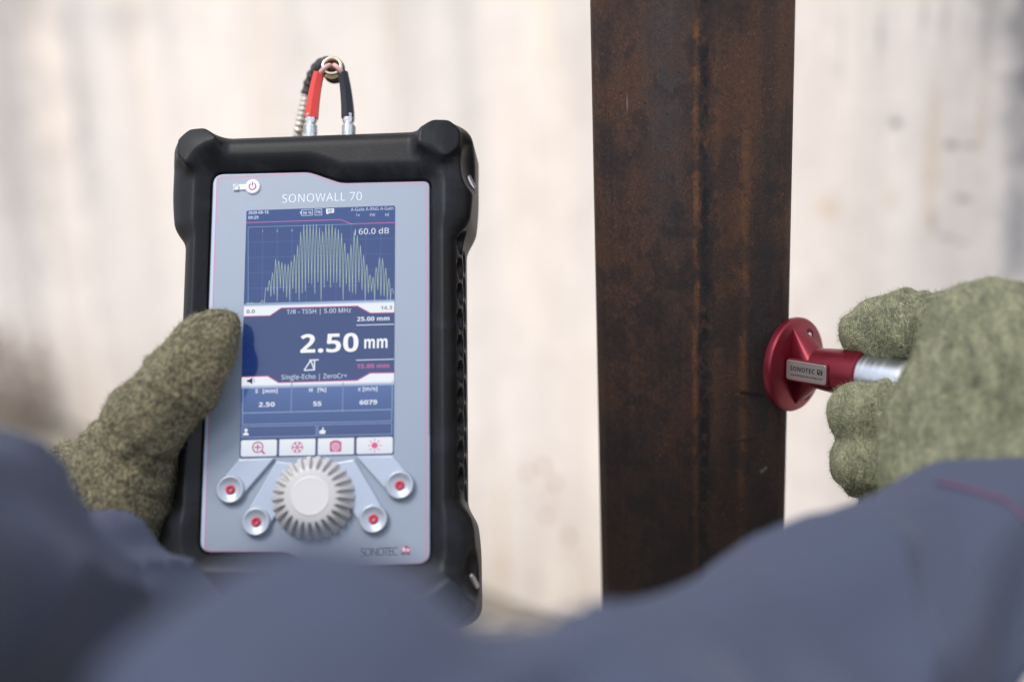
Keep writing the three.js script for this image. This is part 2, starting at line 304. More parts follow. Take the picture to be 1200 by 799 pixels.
{
  const poly = roundPoly(panelPts, 5).getPoints(4);
  const sdPanel = (x, y) => {
    let d = 1e9, s = 1;
    for (let i = 0, j = poly.length - 1; i < poly.length; j = i++) {
      const a = poly[i], b = poly[j], ex = b.x - a.x, ey = b.y - a.y, wx = x - a.x, wy = y - a.y, t = clamp((wx * ex + wy * ey) / (ex * ex + ey * ey + 1e-9));
      d = Math.min(d, (wx - ex * t) ** 2 + (wy - ey * t) ** 2);
      const c1 = y >= a.y, c2 = y < b.y, c3 = ex * wy > ey * wx; if ((c1 && c2 && c3) || (!c1 && !c2 && !c3)) s = -s;
    }
    return s * Math.sqrt(d);
  };
  const rbox = (x, y, z, hx, hy, hz, r) => { const a = Math.abs(x) - hx + r, b = Math.abs(y) - hy + r, c = Math.abs(z) - hz + r; return Math.hypot(Math.max(a, 0), Math.max(b, 0), Math.max(c, 0)) + Math.min(Math.max(a, b, c), 0) - r; };
  const p3 = (a, b, c) => Math.cbrt(a * a * a + b * b * b + c * c * c);
  const f = (X, y, z) => {
    const x = X + 0.7, ax = Math.abs(x), top = y > -16, by = top ? y : -32 - y;               // the two ends are alike: by mirrors the lower bumpers upward
    const ez = Math.abs(z + 24) / 28, ex = Math.max(0, ax - 48.3) / 13, ey = Math.max(0, Math.abs(y + 15) - 95) / 10.5;
    let d = (p3(ex, ey, ez) - 1) * 13;
    d = smax(d, -(z + 46), 5);
    if (by > 25 && ax > 25) {
      // corner bumper: a nose with a flat front pad, and an ear at the side that runs down into the grip
      const nx = ax - 53.6, ny = by - 82.6;
      let nose = Math.hypot(nx, ny) - 8.6; nose = smax(nose, Math.max(Math.abs(nx), Math.abs(ny)) - 7.9, 0.7); nose = smax(nose, (Math.abs(nx) + Math.abs(ny)) * 0.7071 - 8.0, 0.7); nose = smax(nose, Math.abs(z + 20) - 26.4 + 0.16 * (ny + nx), 0.9);
      const yy = by - 67, lean = yy < 0 ? 0.0045 * yy * yy : 0;
      let ear = rbox(ax - 57.6 + lean * 1.0, yy, z + 20.5, 9.2, 24, 21, 8);
      d = smin(d, ear, 6); d = smin(d, nose, 7);
      // strap tunnel
      const tx = x > 0 ? (ax - 68.6) / 6.6 : (ax - 69.5) / 6, ty = (by - 72) / 12, tz = x > 0 ? (z - 1) / 20 : (z + 16) / 9;
      d = smax(d, -(Math.sqrt(tx * tx + ty * ty + tz * tz) - 1) * 7.5, 1.2);
    }
    if (ax > 50 && y > -72 && y < 46) {
      // two staggered columns of finger holes in each grip
      for (const [zc, y0] of [[-10, 39.2], [-21, 33.5]]) {
        const k = clamp(Math.round((y0 - y) / 11.45), 0, 9), cy = y0 - k * 11.45, q = Math.hypot(y - cy, (z - zc)) - 4.75 - 0.25 * Math.max(0, ax - 59);
        d = smax(d, -Math.max(q, 54.5 - ax), 0.6);
      }
    }
    // recess for the face plate, with a sloped lip
    if (z > -8 && d < 12) d = smax(d, -Math.max(sdPanel(X, y) - 0.9 - Math.max(0, z) * 1.35, -1.2 - z), 2.0);
    return d;
  };
  const g = surfaceNets(f, [-74, -130, -52], [74, 97, 13], 1.05);
  const U = new Float32Array(g.attributes.position.count * 2), P = g.attributes.position; for (let i = 0; i < P.count; i++) { U[i * 2] = P.getX(i) / 1000 + P.getZ(i) / 1700; U[i * 2 + 1] = P.getY(i) / 1000 + P.getZ(i) / 1700; }
  g.setAttribute('uv', new THREE.BufferAttribute(U, 2));
  part('rubber_case', mm(g), rubber, device);
  for (const s of [-1, 1]) for (const y of [68.5, -106]) { const l = new THREE.CapsuleGeometry(1.9, 4.6, 4, 12); l.rotateX(0.5); l.rotateZ(s * 0.45); l.translate(s * 64.4 - 0.7, y, -15.5); part('strap_lug', mm(l), steel, device); }
}
const smudge = dataTex(256, 256, (i, j) => { const k = 0.36 + 0.07 * sstep(0.4, 0.7, fbm(i / 30, j / 46, 66, 4)) + 0.06 * vnoise(i / 2, j / 2, 3); return [k, k, k]; }); smudge.repeat.set(1 / 60, 1 / 60);
const panelCol = srgb(137, 148, 163), panelMat = mat(panelCol, 0.4, 0, { clearcoat: 0.8, clearcoatRoughness: 0.22 });
{
  // face plate with its printed lettering
  const K = 11, X0 = -48.5, Y0 = -100.5, WW = 97, HH = 173;
  const tex = canvasTex(WW * K, HH * K, (c) => {
    const sh = panelCol.getHexString(), sh0 = '#' + sh; c.fillStyle = '#' + sh; c.fillRect(0, 0, WW * K, HH * K);
    c.setTransform(K, 0, 0, -K, -X0 * K, (Y0 + HH) * K);
    const ins = [[-46.1, 69.4], [-5.8, 70.4], [8.6, 64.7], [46.1, 64.2], [46.1, -98.9], [2.5, -99], [-12, -92.9], [-46.1, -92.6]];
    c.strokeStyle = '#b9708e'; c.lineWidth = 0.45; c.lineJoin = 'round'; c.beginPath(); roundPoly(ins, 3).getPoints(6).forEach((p, i) => (i ? c.lineTo(p.x, p.y) : c.moveTo(p.x, p.y))); c.closePath(); c.stroke();
    c.fillStyle = '#a9b5c8'; c.fillRect(-48.5, -93, 2.1, 170);
    const text = (s, x, y, size, col, width, font = 'sans-serif') => { c.save(); c.translate(x, y); c.scale(1, -1); c.font = `${font === 'b' ? 'bold ' : ''}100px sans-serif`; const w = c.measureText(s).width; const k = size / 100; c.scale(width ? width / w : k, k); c.fillStyle = col; c.fillText(s, 0, 0); c.restore(); };
    const spaced = (s, x, y, size, col, width) => { c.save(); c.translate(x, y); c.scale(1, -1); c.scale(size / 100, size / 100); c.font = '100px sans-serif'; c.fillStyle = col; c.strokeStyle = sh0; c.lineWidth = size > 5 ? 3.4 : 0.01; const ws = [...s].map((q) => c.measureText(q).width), gap = (width * 100 / size - ws.reduce((a, b) => a + b)) / (s.length - 1); let px = 0; [...s].forEach((q, i) => { c.fillText(q, px, 0); c.strokeText(q, px, 0); px += ws[i] + gap; }); c.restore(); };
    spaced('SONOWALL 70', -17.3, 57.2, 5.3, '#e3e9f1', 35.6);
    spaced('SONOTEC', 18.9, -95.6, 4.4, '#171a28', 15.8);
    c.fillStyle = '#b8687f'; c.fillRect(36, -95.6, 3.6, 3.5); c.fillStyle = '#e9d9e0'; c.fillRect(36.5, -94.1, 1.1, 1.5); c.fillRect(38.2, -94.1, 0.9, 0.9); c.fillStyle = '#4f4a5c'; c.fillRect(36, -95.6, 1.5, 1.2); c.fillRect(38.0, -95.6, 1.6, 1.0); c.fillRect(37.3, -93, 1.2, 0.9);
  });
  tex.wrapS = tex.wrapT = THREE.ClampToEdgeWrapping; tex.repeat.set(1 / WW, 1 / HH); tex.offset.set(-X0 / WW, -Y0 / HH);
  const pm = panelMat.clone(); pm.color.set(0xffffff); pm.map = tex; pm.roughness = 1; pm.roughnessMap = smudge;
  part('face_plate', mm(plate(roundPoly(panelPts, 5), 2, 0.45, -2)), pm, device);
}
{
  // the lit display: H maps picture points to its 1080 x 1800 pixels
  const H = [6.45577, 0.187059, -1913.802, 0.189037, 6.674171, -1701.2064, -2.64777e-7, 1.381e-4];
  const S = (u, v) => { const w = H[6] * u + H[7] * v + 1; return [(H[0] * u + H[1] * v + H[2]) / w, (H[3] * u + H[4] * v + H[5]) / w]; };
  const A = (x, y) => S(270 + x / 5.705, 230 + y / 5.705), B = (x, y) => S(270 + x / 5.705, 350 + y / 5.705), C = (x, y) => S(220 + x / 3.993, 480 + y / 3.993);
  const tex = canvasTex(1080, 1800, (c) => {
    const line = (pts, col, w) => { c.strokeStyle = col; c.lineWidth = w; c.beginPath(); pts.forEach((p, i) => (i ? c.lineTo(...p) : c.moveTo(...p))); c.stroke(); };
    const fillP = (pts, col) => { c.fillStyle = col; c.beginPath(); pts.forEach((p, i) => (i ? c.lineTo(...p) : c.moveTo(...p))); c.closePath(); c.fill(); };
    const text = (s, [x, y], size, col, bold, align = 'center') => { c.font = `${bold ? 'bold ' : ''}${size}px sans-serif`; c.textAlign = align; c.textBaseline = 'middle'; c.fillStyle = col; c.fillText(s, x, y); };
    const fit = (s, p, q, cap, col, bold) => { c.font = `${bold ? 'bold ' : ''}100px sans-serif`; const w = c.measureText(s).width; c.save(); c.translate(p[0], p[1]); c.scale((q[0] - p[0]) / w, cap / 71); c.textAlign = 'left'; c.textBaseline = 'alphabetic'; c.fillStyle = col; c.fillText(s, 0, 0); c.restore(); };
    c.fillStyle = '#0f3a80'; c.fillRect(0, 0, 1080, 1800);
    c.fillStyle = '#0c3478'; c.fillRect(0, 110, 1080, 600);
    // status bar
    fit('2020-08-18', A(118, 119), A(256, 119), 24, '#d4dff0', true); fit('09:29', A(118, 152), A(188, 152), 24, '#d4dff0', true);
    const b0 = A(478, 90), b1 = A(550, 128); c.strokeStyle = '#c7d4ea'; c.lineWidth = 5; c.strokeRect(b0[0], b0[1], b1[0] - b0[0], 44); c.fillStyle = '#c7d4ea'; c.fillRect(b0[0] - 12, b0[1] + 12, 10, 20); fit('56 %', [b0[0] + 8, b0[1] + 34], [b1[0] - 6, 0], 22, '#d4dff0', true);
    const t0 = A(567, 86); c.strokeRect(t0[0], t0[1], 50, 46); text('TG', [t0[0] + 25, t0[1] + 24], 28, '#e8eef8', true);
    const s0 = A(640, 80); fillP([[s0[0], s0[1] + 4], [s0[0] + 60, s0[1] + 4], [s0[0] + 60, s0[1] + 38], [s0[0] + 24, s0[1] + 38], [s0[0] + 14, s0[1] + 48], [s0[0] + 2, s0[1] + 40]], '#f3f6fb'); text('SD', [s0[0] + 31, s0[1] + 22], 28, '#33508c', true);
    fit('A-Gate A-RNG A-Gain', A(806, 101), A(1092, 95), 24, '#dbe4f3'); text('1x', A(852, 127), 30, '#dbe4f3'); text('FW', A(950, 127), 30, '#dbe4f3'); text('HI', A(1047, 126), 30, '#dbe4f3');
    line([A(104, 175), A(735, 157), A(812, 186), A(1100, 178)], '#c8609f', 6);
    // graph
    line([A(118, 720), A(118, 205), A(690, 191), A(832, 187)], '#6fa3c4', 4);
    for (let k = 1; k < 10; k++) line([A(118 + 98.6 * k, 203 - 2.4 * k), A(114 + 98.6 * k, 718 - 2 * k)], 'rgba(150,190,225,0.32)', 3);
    for (let k = 1; k < 5; k++) line([A(116, 205 + 102.6 * k), A(1092, 180 + 102.6 * k)], 'rgba(150,190,225,0.32)', 3);
    line([A(106, 720), A(1092, 697)], '#8fb4d6', 4);
    for (let k = 1; k < 4; k++) text(String(k), A(116 + 98.6 * k, 234 - 2 * k), 26, '#b9cbe4');
    line([A(250, 614), A(365, 609)], '#2b4fe8', 7);
    const peak = (x) => x < 200 ? 714 : x < 300 ? lerp(706, 470, (x - 200) / 100) : x < 380 ? 425 + 0.5 * (x - 310) : x < 480 ? 455 - 0.026 * (x - 380) ** 2 : x < 585 ? 190 : x < 625 ? 203 + 1.2 * (x - 590) : x < 690 ? 188 : x < 740 ? 212 + 0.5 * (x - 700) : x < 790 ? 235 + 3.2 * (x - 740) : x < 835 ? 395 - 4.1 * (x - 790) : x < 945 ? 222 + 3.1 * (x - 835) : x < 1005 ? 570 - 3.1 * (x - 945) : 378 + 3.2 * (x - 1005);
    const pts = [A(104, 716), A(128, 716), A(140, 711), A(158, 718), A(198, 716), A(213, 697), A(228, 712)];
    for (let x = 240, k = 0; x < 1085; x += 21, k++) { const p = Math.max(190, peak(x)), q = k % 7 === 3 ? 702 - x / 90 : 560 + 95 * hash(k, 3, 5) + (x < 460 || x > 870 ? 50 : 0); pts.push(A(x - 5, lerp(p, q, 0.25)), A(x, p), A(x + 5, lerp(p, q, 0.25)), A(x + 10.5, Math.max(q, p + 22))); }
    c.lineJoin = 'round'; line(pts, '#9fb4a4', 4.6);
    fit('60.0 dB', A(856, 256), A(1063, 250), 42, '#f2f6fc', false); line([A(836, 222), A(836, 262)], '#dbe4f3', 5);
    // white band with the range, then the large reading
    const grad = c.createLinearGradient(0, A(100, 712)[1], 0, A(100, 750)[1]); grad.addColorStop(0, 'rgba(244,247,252,0)'); grad.addColorStop(0.75, '#eef2f9'); grad.addColorStop(1, '#f4f7fc');
    c.fillStyle = grad; c.fillRect(0, A(100, 708)[1], 1080, 125);
    fillP([B(90, 119), B(262, 115), B(340, 62), B(850, 50), B(935, 98), B(1096, 95), B(1096, 495), B(935, 497), B(850, 545), B(322, 563), B(250, 518), B(80, 526)], '#12306c');
    const g2 = c.createLinearGradient(0, B(90, 119)[1], 0, B(90, 520)[1]); g2.addColorStop(0, 'rgba(10,22,70,0.05)'); g2.addColorStop(0.5, 'rgba(8,18,60,0.35)'); g2.addColorStop(1, 'rgba(10,22,70,0.05)');
    line([B(80, 120), B(264, 115), B(342, 63), B(850, 50), B(935, 97), B(1098, 94)], '#d04a86', 6); line([B(70, 526), B(250, 519), B(322, 563), B(848, 545), B(935, 497), B(1098, 494)], '#d04a86', 6);
    fit('0.0', B(106, 100), B(164, 98), 27, '#3c4356', true); fit('14.3', B(1003, 75), B(1082, 73), 27, '#5c6474', true);
    fit('T/R - TS5H | 5.00 MHz', B(376, 105), B(808, 94), 32, '#dbe4f3');
    fit('25.00 mm', B(846, 151), B(1066, 147), 31, '#f4f7fc', true); line([B(842, 178), B(1092, 171)], '#e6edf8', 6);
    fit('2.50', B(460, 364), B(862, 356), 132, '#ffffff', true); fit('mm', B(888, 333), B(1056, 331), 88, '#ffffff', true);
    line([B(840, 411), B(1092, 404)], '#e6edf8', 6); fit('15.00 mm', B(844, 467), B(1064, 461), 31, '#d8559a', true);
    line([B(494, 479), B(538, 413), B(562, 476), B(494, 480)], '#f2f6fc', 9); line([B(528, 412), B(592, 409)], '#f2f6fc', 9); line([B(564, 410), B(562, 480)], '#f2f6fc', 9);
    fit('Single-Echo | ZeroCr+', B(340, 543), B(782, 527), 33, '#dbe4f3');
    // lower tables
    const y0 = B(80, 606)[1];
    c.fillStyle = '#f4f7fc'; fillP([B(72, 527), B(250, 520), B(322, 566), B(848, 549), B(935, 500), B(1098, 497), B(1098, 572), B(72, 600)], '#f4f7fc');
    const g3 = c.createLinearGradient(0, B(72, 580)[1], 0, B(72, 618)[1]); g3.addColorStop(0, '#f4f7fc'); g3.addColorStop(1, '#44639f'); c.fillStyle = g3; c.fillRect(0, B(72, 580)[1], 1080, 1800);
    const g4 = c.createLinearGradient(0, y0, 0, 1640); g4.addColorStop(0, '#44639f'); g4.addColorStop(1, '#1a3a76'); c.fillStyle = g4; c.fillRect(0, y0, 1080, 1800);
    fillP([[0, B(72, 531)[1]], B(250, 523), B(322, 568), B(848, 551), B(935, 503), [1080, B(1098, 500)[1]], [1080, y0 - 36], [0, y0 - 34]], '#f4f7fc');
    line([B(70, 526), B(250, 519), B(322, 563), B(848, 545), B(935, 497), B(1098, 494)], '#d04a86', 6);
    const ty = B(80, 768)[1];
    for (const x of [411, 754]) line([B(x, 560), B(x - 4, 755)], '#6d86b8', 7);
    line([[12, ty], [1068, ty]], '#9fb3d6', 5); line([[10, y0 - 10], [10, ty]], '#9fb3d6', 4); line([[1070, y0 - 40], [1070, ty]], '#9fb3d6', 4);
    fit('S\u2081 [mm]', B(164, 634), B(318, 630), 28, '#e8eef8', true); fit('H\u2081 [%]', B(524, 624), B(644, 620), 28, '#e8eef8', true); fit('c [m/s]', B(853, 616), B(984, 612), 28, '#e8eef8', true);
    fit('2.50', B(187, 726), B(298, 723), 32, '#f4f7fc', true); fit('55', B(552, 719), B(611, 717), 32, '#f4f7fc', true); fit('6079', B(862, 708), B(982, 705), 32, '#f4f7fc', true);
    const r0 = C(248, 18)[1], r1 = C(248, 72)[1], r2 = C(248, 82)[1], r3 = C(248, 133)[1];
    c.strokeStyle = '#8ea5cd'; c.lineWidth = 4; c.strokeRect(12, r0, 1056, r1 - r0); c.strokeRect(12, r2, 524, r3 - r2); c.strokeRect(548, r2, 520, r3 - r2);
    const pr = C(272, 108); c.fillStyle = '#f4f7fc'; c.beginPath(); c.arc(pr[0], pr[1] - 14, 12, 0, 7); c.fill(); c.beginPath(); c.arc(pr[0], pr[1] + 22, 21, Math.PI, 0); c.fill();
    const th = C(630, 100); fillP([[th[0] - 20, th[1] - 2], [th[0] - 4, th[1] - 6], [th[0] + 2, th[1] - 26], [th[0] + 10, th[1] - 24], [th[0] + 8, th[1] - 6], [th[0] + 24, th[1] - 4], [th[0] + 20, th[1] + 20], [th[0] - 20, th[1] + 20]], '#f4f7fc');
    const sp = B(128, 552); fillP([[sp[0] - 18, sp[1] - 8], [sp[0] - 2, sp[1] - 8], [sp[0] + 20, sp[1] - 24], [sp[0] + 20, sp[1] + 24], [sp[0] - 2, sp[1] + 8], [sp[0] - 18, sp[1] + 8]], '#22335c'); line([[sp[0] + 30, sp[1] - 14], [sp[0] + 34, sp[1]], [sp[0] + 30, sp[1] + 14]], '#8a94ad', 5);
    // soft keys
    const k0 = C(246, 146)[1]; c.fillStyle = '#152c63'; c.fillRect(0, k0 - 12, 1080, 1800);
    for (let k = 0; k < 4; k++) { const x = 6 + k * 272, gk = c.createLinearGradient(0, k0, 0, 1800); gk.addColorStop(0, '#eef2f8'); gk.addColorStop(1, '#dfe4ee'); c.fillStyle = gk; c.beginPath(); c.roundRect(x, k0, 254, 1796 - k0, k === 0 || k === 3 ? 14 : 6); c.fill(); }
    const yk = (k0 + 1796) / 2, pk = '#c33a78'; c.lineCap = 'round';
    c.strokeStyle = '#a8316a'; c.lineWidth = 9; c.beginPath(); c.arc(125, yk - 6, 36, 0, 7); c.stroke(); line([[153, yk + 20], [172, yk + 38]], '#a8316a', 13); line([[105, yk - 6], [145, yk - 6]], '#a8316a', 9); line([[125, yk - 26], [125, yk + 14]], '#a8316a', 9);
    for (let q = 0; q < 6; q++) { const a = q * 60 * D, e = (r, da = 0) => [405 + Math.cos(a + da) * r, yk + Math.sin(a + da) * r]; line([e(6), e(40)], pk, 7); line([e(40, 0.35), e(26), e(40, -0.35)], pk, 6); }
    c.fillStyle = pk; c.beginPath(); c.roundRect(634, yk - 34, 82, 72, 10); c.fill(); c.fillRect(652, yk - 42, 46, 16); c.strokeStyle = '#f0e6ee'; c.lineWidth = 6; c.beginPath(); c.arc(675, yk + 2, 25, 0, 7); c.stroke(); c.beginPath(); c.arc(675, yk + 2, 11, 0, 7); c.stroke();
    c.fillStyle = '#e0447f'; c.beginPath(); c.arc(949, yk, 22, 0, 7); c.fill(); for (let q = 0; q < 8; q++) { const a = q * 45 * D; line([[949 + Math.cos(a) * 33, yk + Math.sin(a) * 33], [949 + Math.cos(a) * 45, yk + Math.sin(a) * 45]], '#e0447f', 6); }
  });
  const g = plate(roundPoly([[-32.6, 54.2], [32.6, 54.2], [32.6, -54.2], [-32.6, -54.2]], 1), 0.25, 0.06, 0);
  tex.wrapS = tex.wrapT = THREE.ClampToEdgeWrapping; tex.repeat.set(1 / 64.8, 1 / 108); tex.offset.set(0.5, 0.5);
  part('display_screen', mm(g), mat(lin(0.012, 0.013, 0.018), 0.09, 0, { ior: 1.8, emissive: 0xffffff, emissiveMap: tex, emissiveIntensity: 0.5, specularIntensity: 1 }), device, 'lit blue display with a wave graph and the large reading 2.50 mm');
}
{
  // raised lugs that run from the display to the four round keys
  const lugMat = panelMat.clone(); lugMat.color.copy(srgb(166, 177, 194));
  const hull = (cx, cy, r, a, b, name) => {
    const pts = [V(a[0], a[1], 0), V(b[0], b[1], 0)]; for (let k = 0; k < 28; k++) pts.push(V(cx + r * Math.cos(k / 28 * 2 * Math.PI), cy + r * Math.sin(k / 28 * 2 * Math.PI), 0));
    // convex outline in the plane
    pts.sort((p, q) => p.x - q.x || p.y - q.y); const half = (l) => { const o = []; for (const p of l) { while (o.length > 1 && (o.at(-1).x - o.at(-2).x) * (p.y - o.at(-2).y) - (o.at(-1).y - o.at(-2).y) * (p.x - o.at(-2).x) <= 0) o.pop(); o.push(p); } o.pop(); return o; };
    const s = new THREE.Shape([...half(pts), ...half([...pts].reverse())].map((p) => new THREE.Vector2(p.x, p.y)));
    part('key_lug', mm(plate(s, 1.8, 0.7, 0)), lugMat, device);
  };
  hull(-35.6, -67.6, 5.6, [-32.6, -54.9], [-17.4, -54.9]); hull(35.4, -67.3, 5.6, [32.4, -54.9], [17.0, -54.9]);
  hull(-24.4, -81.2, 5.6, [-16.6, -56], [-3, -58]); hull(24.5, -81, 5.6, [16.2, -56], [3, -58]);
  const rim = new THREE.LatheGeometry([[6.1, 0], [6.0, 1.7], [5.6, 2.2], [5.0, 2.3], [4.5, 1.9], [3.2, 1.35], [1.9, 1.2], [0, 1.2]].map((p) => new THREE.Vector2(...p)), 40); rim.rotateX(Math.PI / 2); mm(rim);
  const red = new THREE.TorusGeometry(1.3, 0.75, 10, 28); red.translate(0, 0, 1.35); mm(red);
  const redM = mat(srgb(196, 42, 66), 0.4), rimM = mat(lin(0.40, 0.44, 0.50), 0.36, 0.35);
  for (const [x, y] of [[-35.6, -67.6], [-24.4, -81.2], [35.4, -67.3], [24.5, -81]]) { const k = part('round_key', rim, rimM, device); k.position.set(x / 1000, y / 1000, 0.0006); part('red_ring', red, redM, k); }
  // rotary knob
  const prof = [[17.4, 0.2], [17.4, 2.4], [16.8, 3.4], [15.2, 5.4], [13.4, 7.2], [12.2, 8.0], [10.5, 8.35], [8.2, 8.5]], n = 26 * 14, P = [], U = [], I = [];
  for (let k = 0; k <= n; k++) {
    const a = k / n * 2 * Math.PI, q = (k % 14) / 14, gr = sstep(0.22, 0.36, q) * sstep(0.78, 0.64, q);
    prof.forEach(([r, z], i) => { const w = [0.25, 0.5, 0.9, 1, 1, 0.4, 0, 0][i] * gr * 2.2; P.push((r - w) * Math.cos(a), (r - w) * Math.sin(a), z - w * 0.5); U.push(k / n, i / 7); });
    if (k < n) for (let i = 0; i < 7; i++) { const o = k * 8 + i; I.push(o, o + 8, o + 1, o + 1, o + 8, o + 9); }
  }
  let g = new THREE.BufferGeometry(); g.setAttribute('position', new THREE.Float32BufferAttribute(P, 3)); g.setAttribute('uv', new THREE.Float32BufferAttribute(U, 2)); g.setIndex(I); g = toCreasedNormals(g, 0.5);
  const knobM = mat(srgb(190, 188, 187), 0.4), knob = part('rotary_knob', mm(g), knobM, device); knob.position.set(-0.0006, -0.0718, 0);
  const cap = new THREE.LatheGeometry([[8.3, 7.9], [8.2, 8.55], [7.4, 8.6], [6.9, 8.35], [0, 8.45]].map((p) => new THREE.Vector2(...p)), 48); cap.rotateX(Math.PI / 2); part('knob_cap', mm(cap), mat(srgb(205, 203, 202), 0.35), knob);
  // power key and lamp
  const pw = new THREE.LatheGeometry([[3.4, 0], [3.3, 0.7], [2.9, 1.0], [2.3, 0.9], [0, 0.9]].map((p) => new THREE.Vector2(...p)), 36); pw.rotateX(Math.PI / 2);
  const k = part('power_key', mm(pw), mat(srgb(222, 222, 228), 0.4), device); k.position.set(-0.0301, 0.0649, 0);
  const sym = new THREE.TorusGeometry(1.5, 0.24, 8, 24, 5.1); sym.rotateZ(Math.PI / 2 + 0.58); sym.translate(0, 0, 0.95); const bar = new THREE.CapsuleGeometry(0.24, 1.3, 3, 8); bar.translate(0, 1.2, 0.95);
  part('power_symbol', mm(mergeGeometries([sym.toNonIndexed(), bar.toNonIndexed()])), mat(srgb(176, 70, 110), 0.5), k);
  const li = plate(roundPoly([[-38.9, 66.6], [-37, 66.2], [-32.5, 66.1], [-32.5, 63.6], [-37, 63.5], [-38.9, 63.0]], 1.6), 0.7, 0.25, 0); part('key_bridge', mm(li), mat(srgb(212, 216, 226), 0.4), device);
  const dot = new THREE.LatheGeometry([[1.6, 0], [1.5, 0.95], [1.1, 1.05], [0.95, 0.8], [0, 0.9]].map((p) => new THREE.Vector2(...p)), 24); dot.rotateX(Math.PI / 2); const ld = part('indicator_dot', mm(dot), mat(srgb(190, 192, 200), 0.3), device); ld.position.set(-0.0373, 0.0648, 0);
}

// ------------------------------------------------------------------ cable plugged into the top of the instrument
{
  const cab = thing('probe_cable', V(), 'red and black sleeved twin cable plugged into the top of the instrument', 'cable');
  cab.position.copy(device.position); cab.quaternion.copy(device.quaternion);
  const Z = -13, hexTube = (pts, r0, r1) => { const g = taper(pts, (t) => lerp(r0, r1, t), 24, 6); return g; };
  const plug = (u) => {
    const b = dev(u, 158, Z), g = new THREE.LatheGeometry([[0, -4], [2.2, -4], [2.9, 0], [2.9, 5.2], [2.6, 5.8], [2.35, 6.2], [2.35, 6.9], [2.75, 7.4], [2.85, 10.4], [2.5, 11], [0, 11]].map((p) => new THREE.Vector2(...p)), 24);
    g.rotateZ((u < 385 ? -2 : 1) * D); g.translate(b.x, b.y - 1, b.z); const c = part('connector', mm(g), mat(lin(0.62, 0.63, 0.65), 0.28, 1), cab);
    const k = []; for (let q = 0; q < 20; q++) { const a = q / 20 * 2 * Math.PI, t = new THREE.BoxGeometry(0.35, 4.0, 0.35); t.rotateY(-a); t.translate(b.x + Math.cos(a) * 2.95, b.y + 2.2, b.z + Math.sin(a) * 2.95); k.push(t); }
    part('knurled_collar', mm(mergeGeometries(k)), steel, c);
    return b;
  };
  plug(363.4); plug(408.4);
  const redPts = [dev(364.6, 139, Z), dev(366.6, 122, Z), dev(369.6, 103, Z), dev(373.5, 85, Z + 1)], blkPts = [dev(407.8, 138.5, Z), dev(406.8, 122, Z), dev(404.6, 102, Z), dev(401.6, 85, Z + 1)];
  part('red_sleeve', mm(hexTube(redPts, 3.3, 2.55)), mat(srgb(214, 62, 52), 0.5), cab); part('black_sleeve', mm(hexTube(blkPts, 3.3, 2.55)), mat(srgb(26, 28, 38), 0.4), cab);
  const ringC = dev(389, 78, Z + 1), wireM = mat(srgb(214, 168, 160), 0.4);
  part('red_wire', mm(taper([dev(373.3, 88, Z + 1), dev(378.5, 81, Z + 3.2), dev(385, 76.5, Z + 3), ringC.clone().add(V(-0.6, 0.6, -4))], 1.1, 16, 10)), wireM, cab);
  part('black_wire', mm(taper([dev(402, 88, Z + 1), dev(397.5, 81, Z + 3.2), dev(392, 76.5, Z + 3), ringC.clone().add(V(0.8, 0.6, -4))], 1.1, 16, 10)), wireM, cab);
  const ring = new THREE.LatheGeometry([[3.1, -3.4], [4.5, -3.4], [4.8, -3.0], [4.8, 1.0], [4.4, 1.5], [3.6, 1.5], [3.1, 0.9], [3.1, -3.4]].map((p) => new THREE.Vector2(...p)), 36);
  ring.rotateX(Math.PI / 2 - 0.1); ring.rotateY(0.1); ring.translate(ringC.x, ringC.y, ringC.z); part('metal_ring', mm(ring), mat(lin(0.66, 0.58, 0.42), 0.28, 1), cab);
  const sp = [ringC.clone().add(V(0, 0, -2.6)), ringC.clone().add(V(-0.3, 0.1, -7)), dev(382, 77, Z - 11), dev(371, 84, Z - 18), dev(363, 99, Z - 22), dev(359, 112, Z - 23)];
  part('strain_relief', mm(taper(sp, (t) => lerp(5.4, 3.0, t) * (1 - 0.16 * sstep(0.3, 0.8, Math.abs(Math.sin(t * 26)))), 120, 18)), mat(lin(0.02, 0.02, 0.021), 0.5), cab);
  const hose = [dev(359, 111, Z - 23), dev(354.5, 132, Z - 24), dev(350, 152, Z - 26), dev(346, 172, Z - 32)], e = hose[3]; hose.push(V(e.x - 2, e.y - 40, -60), V(e.x - 3, e.y - 110, -66), V(e.x + 10, e.y - 230, -70), V(e.x + 60, e.y - 330, -80));
  part('corrugated_hose', mm(taper(hose, (t) => 2.35 * (1 + 0.12 * Math.sin(t * 1000)), 1600, 12)), mat(srgb(206, 198, 184), 0.35, 0.35), cab);
}

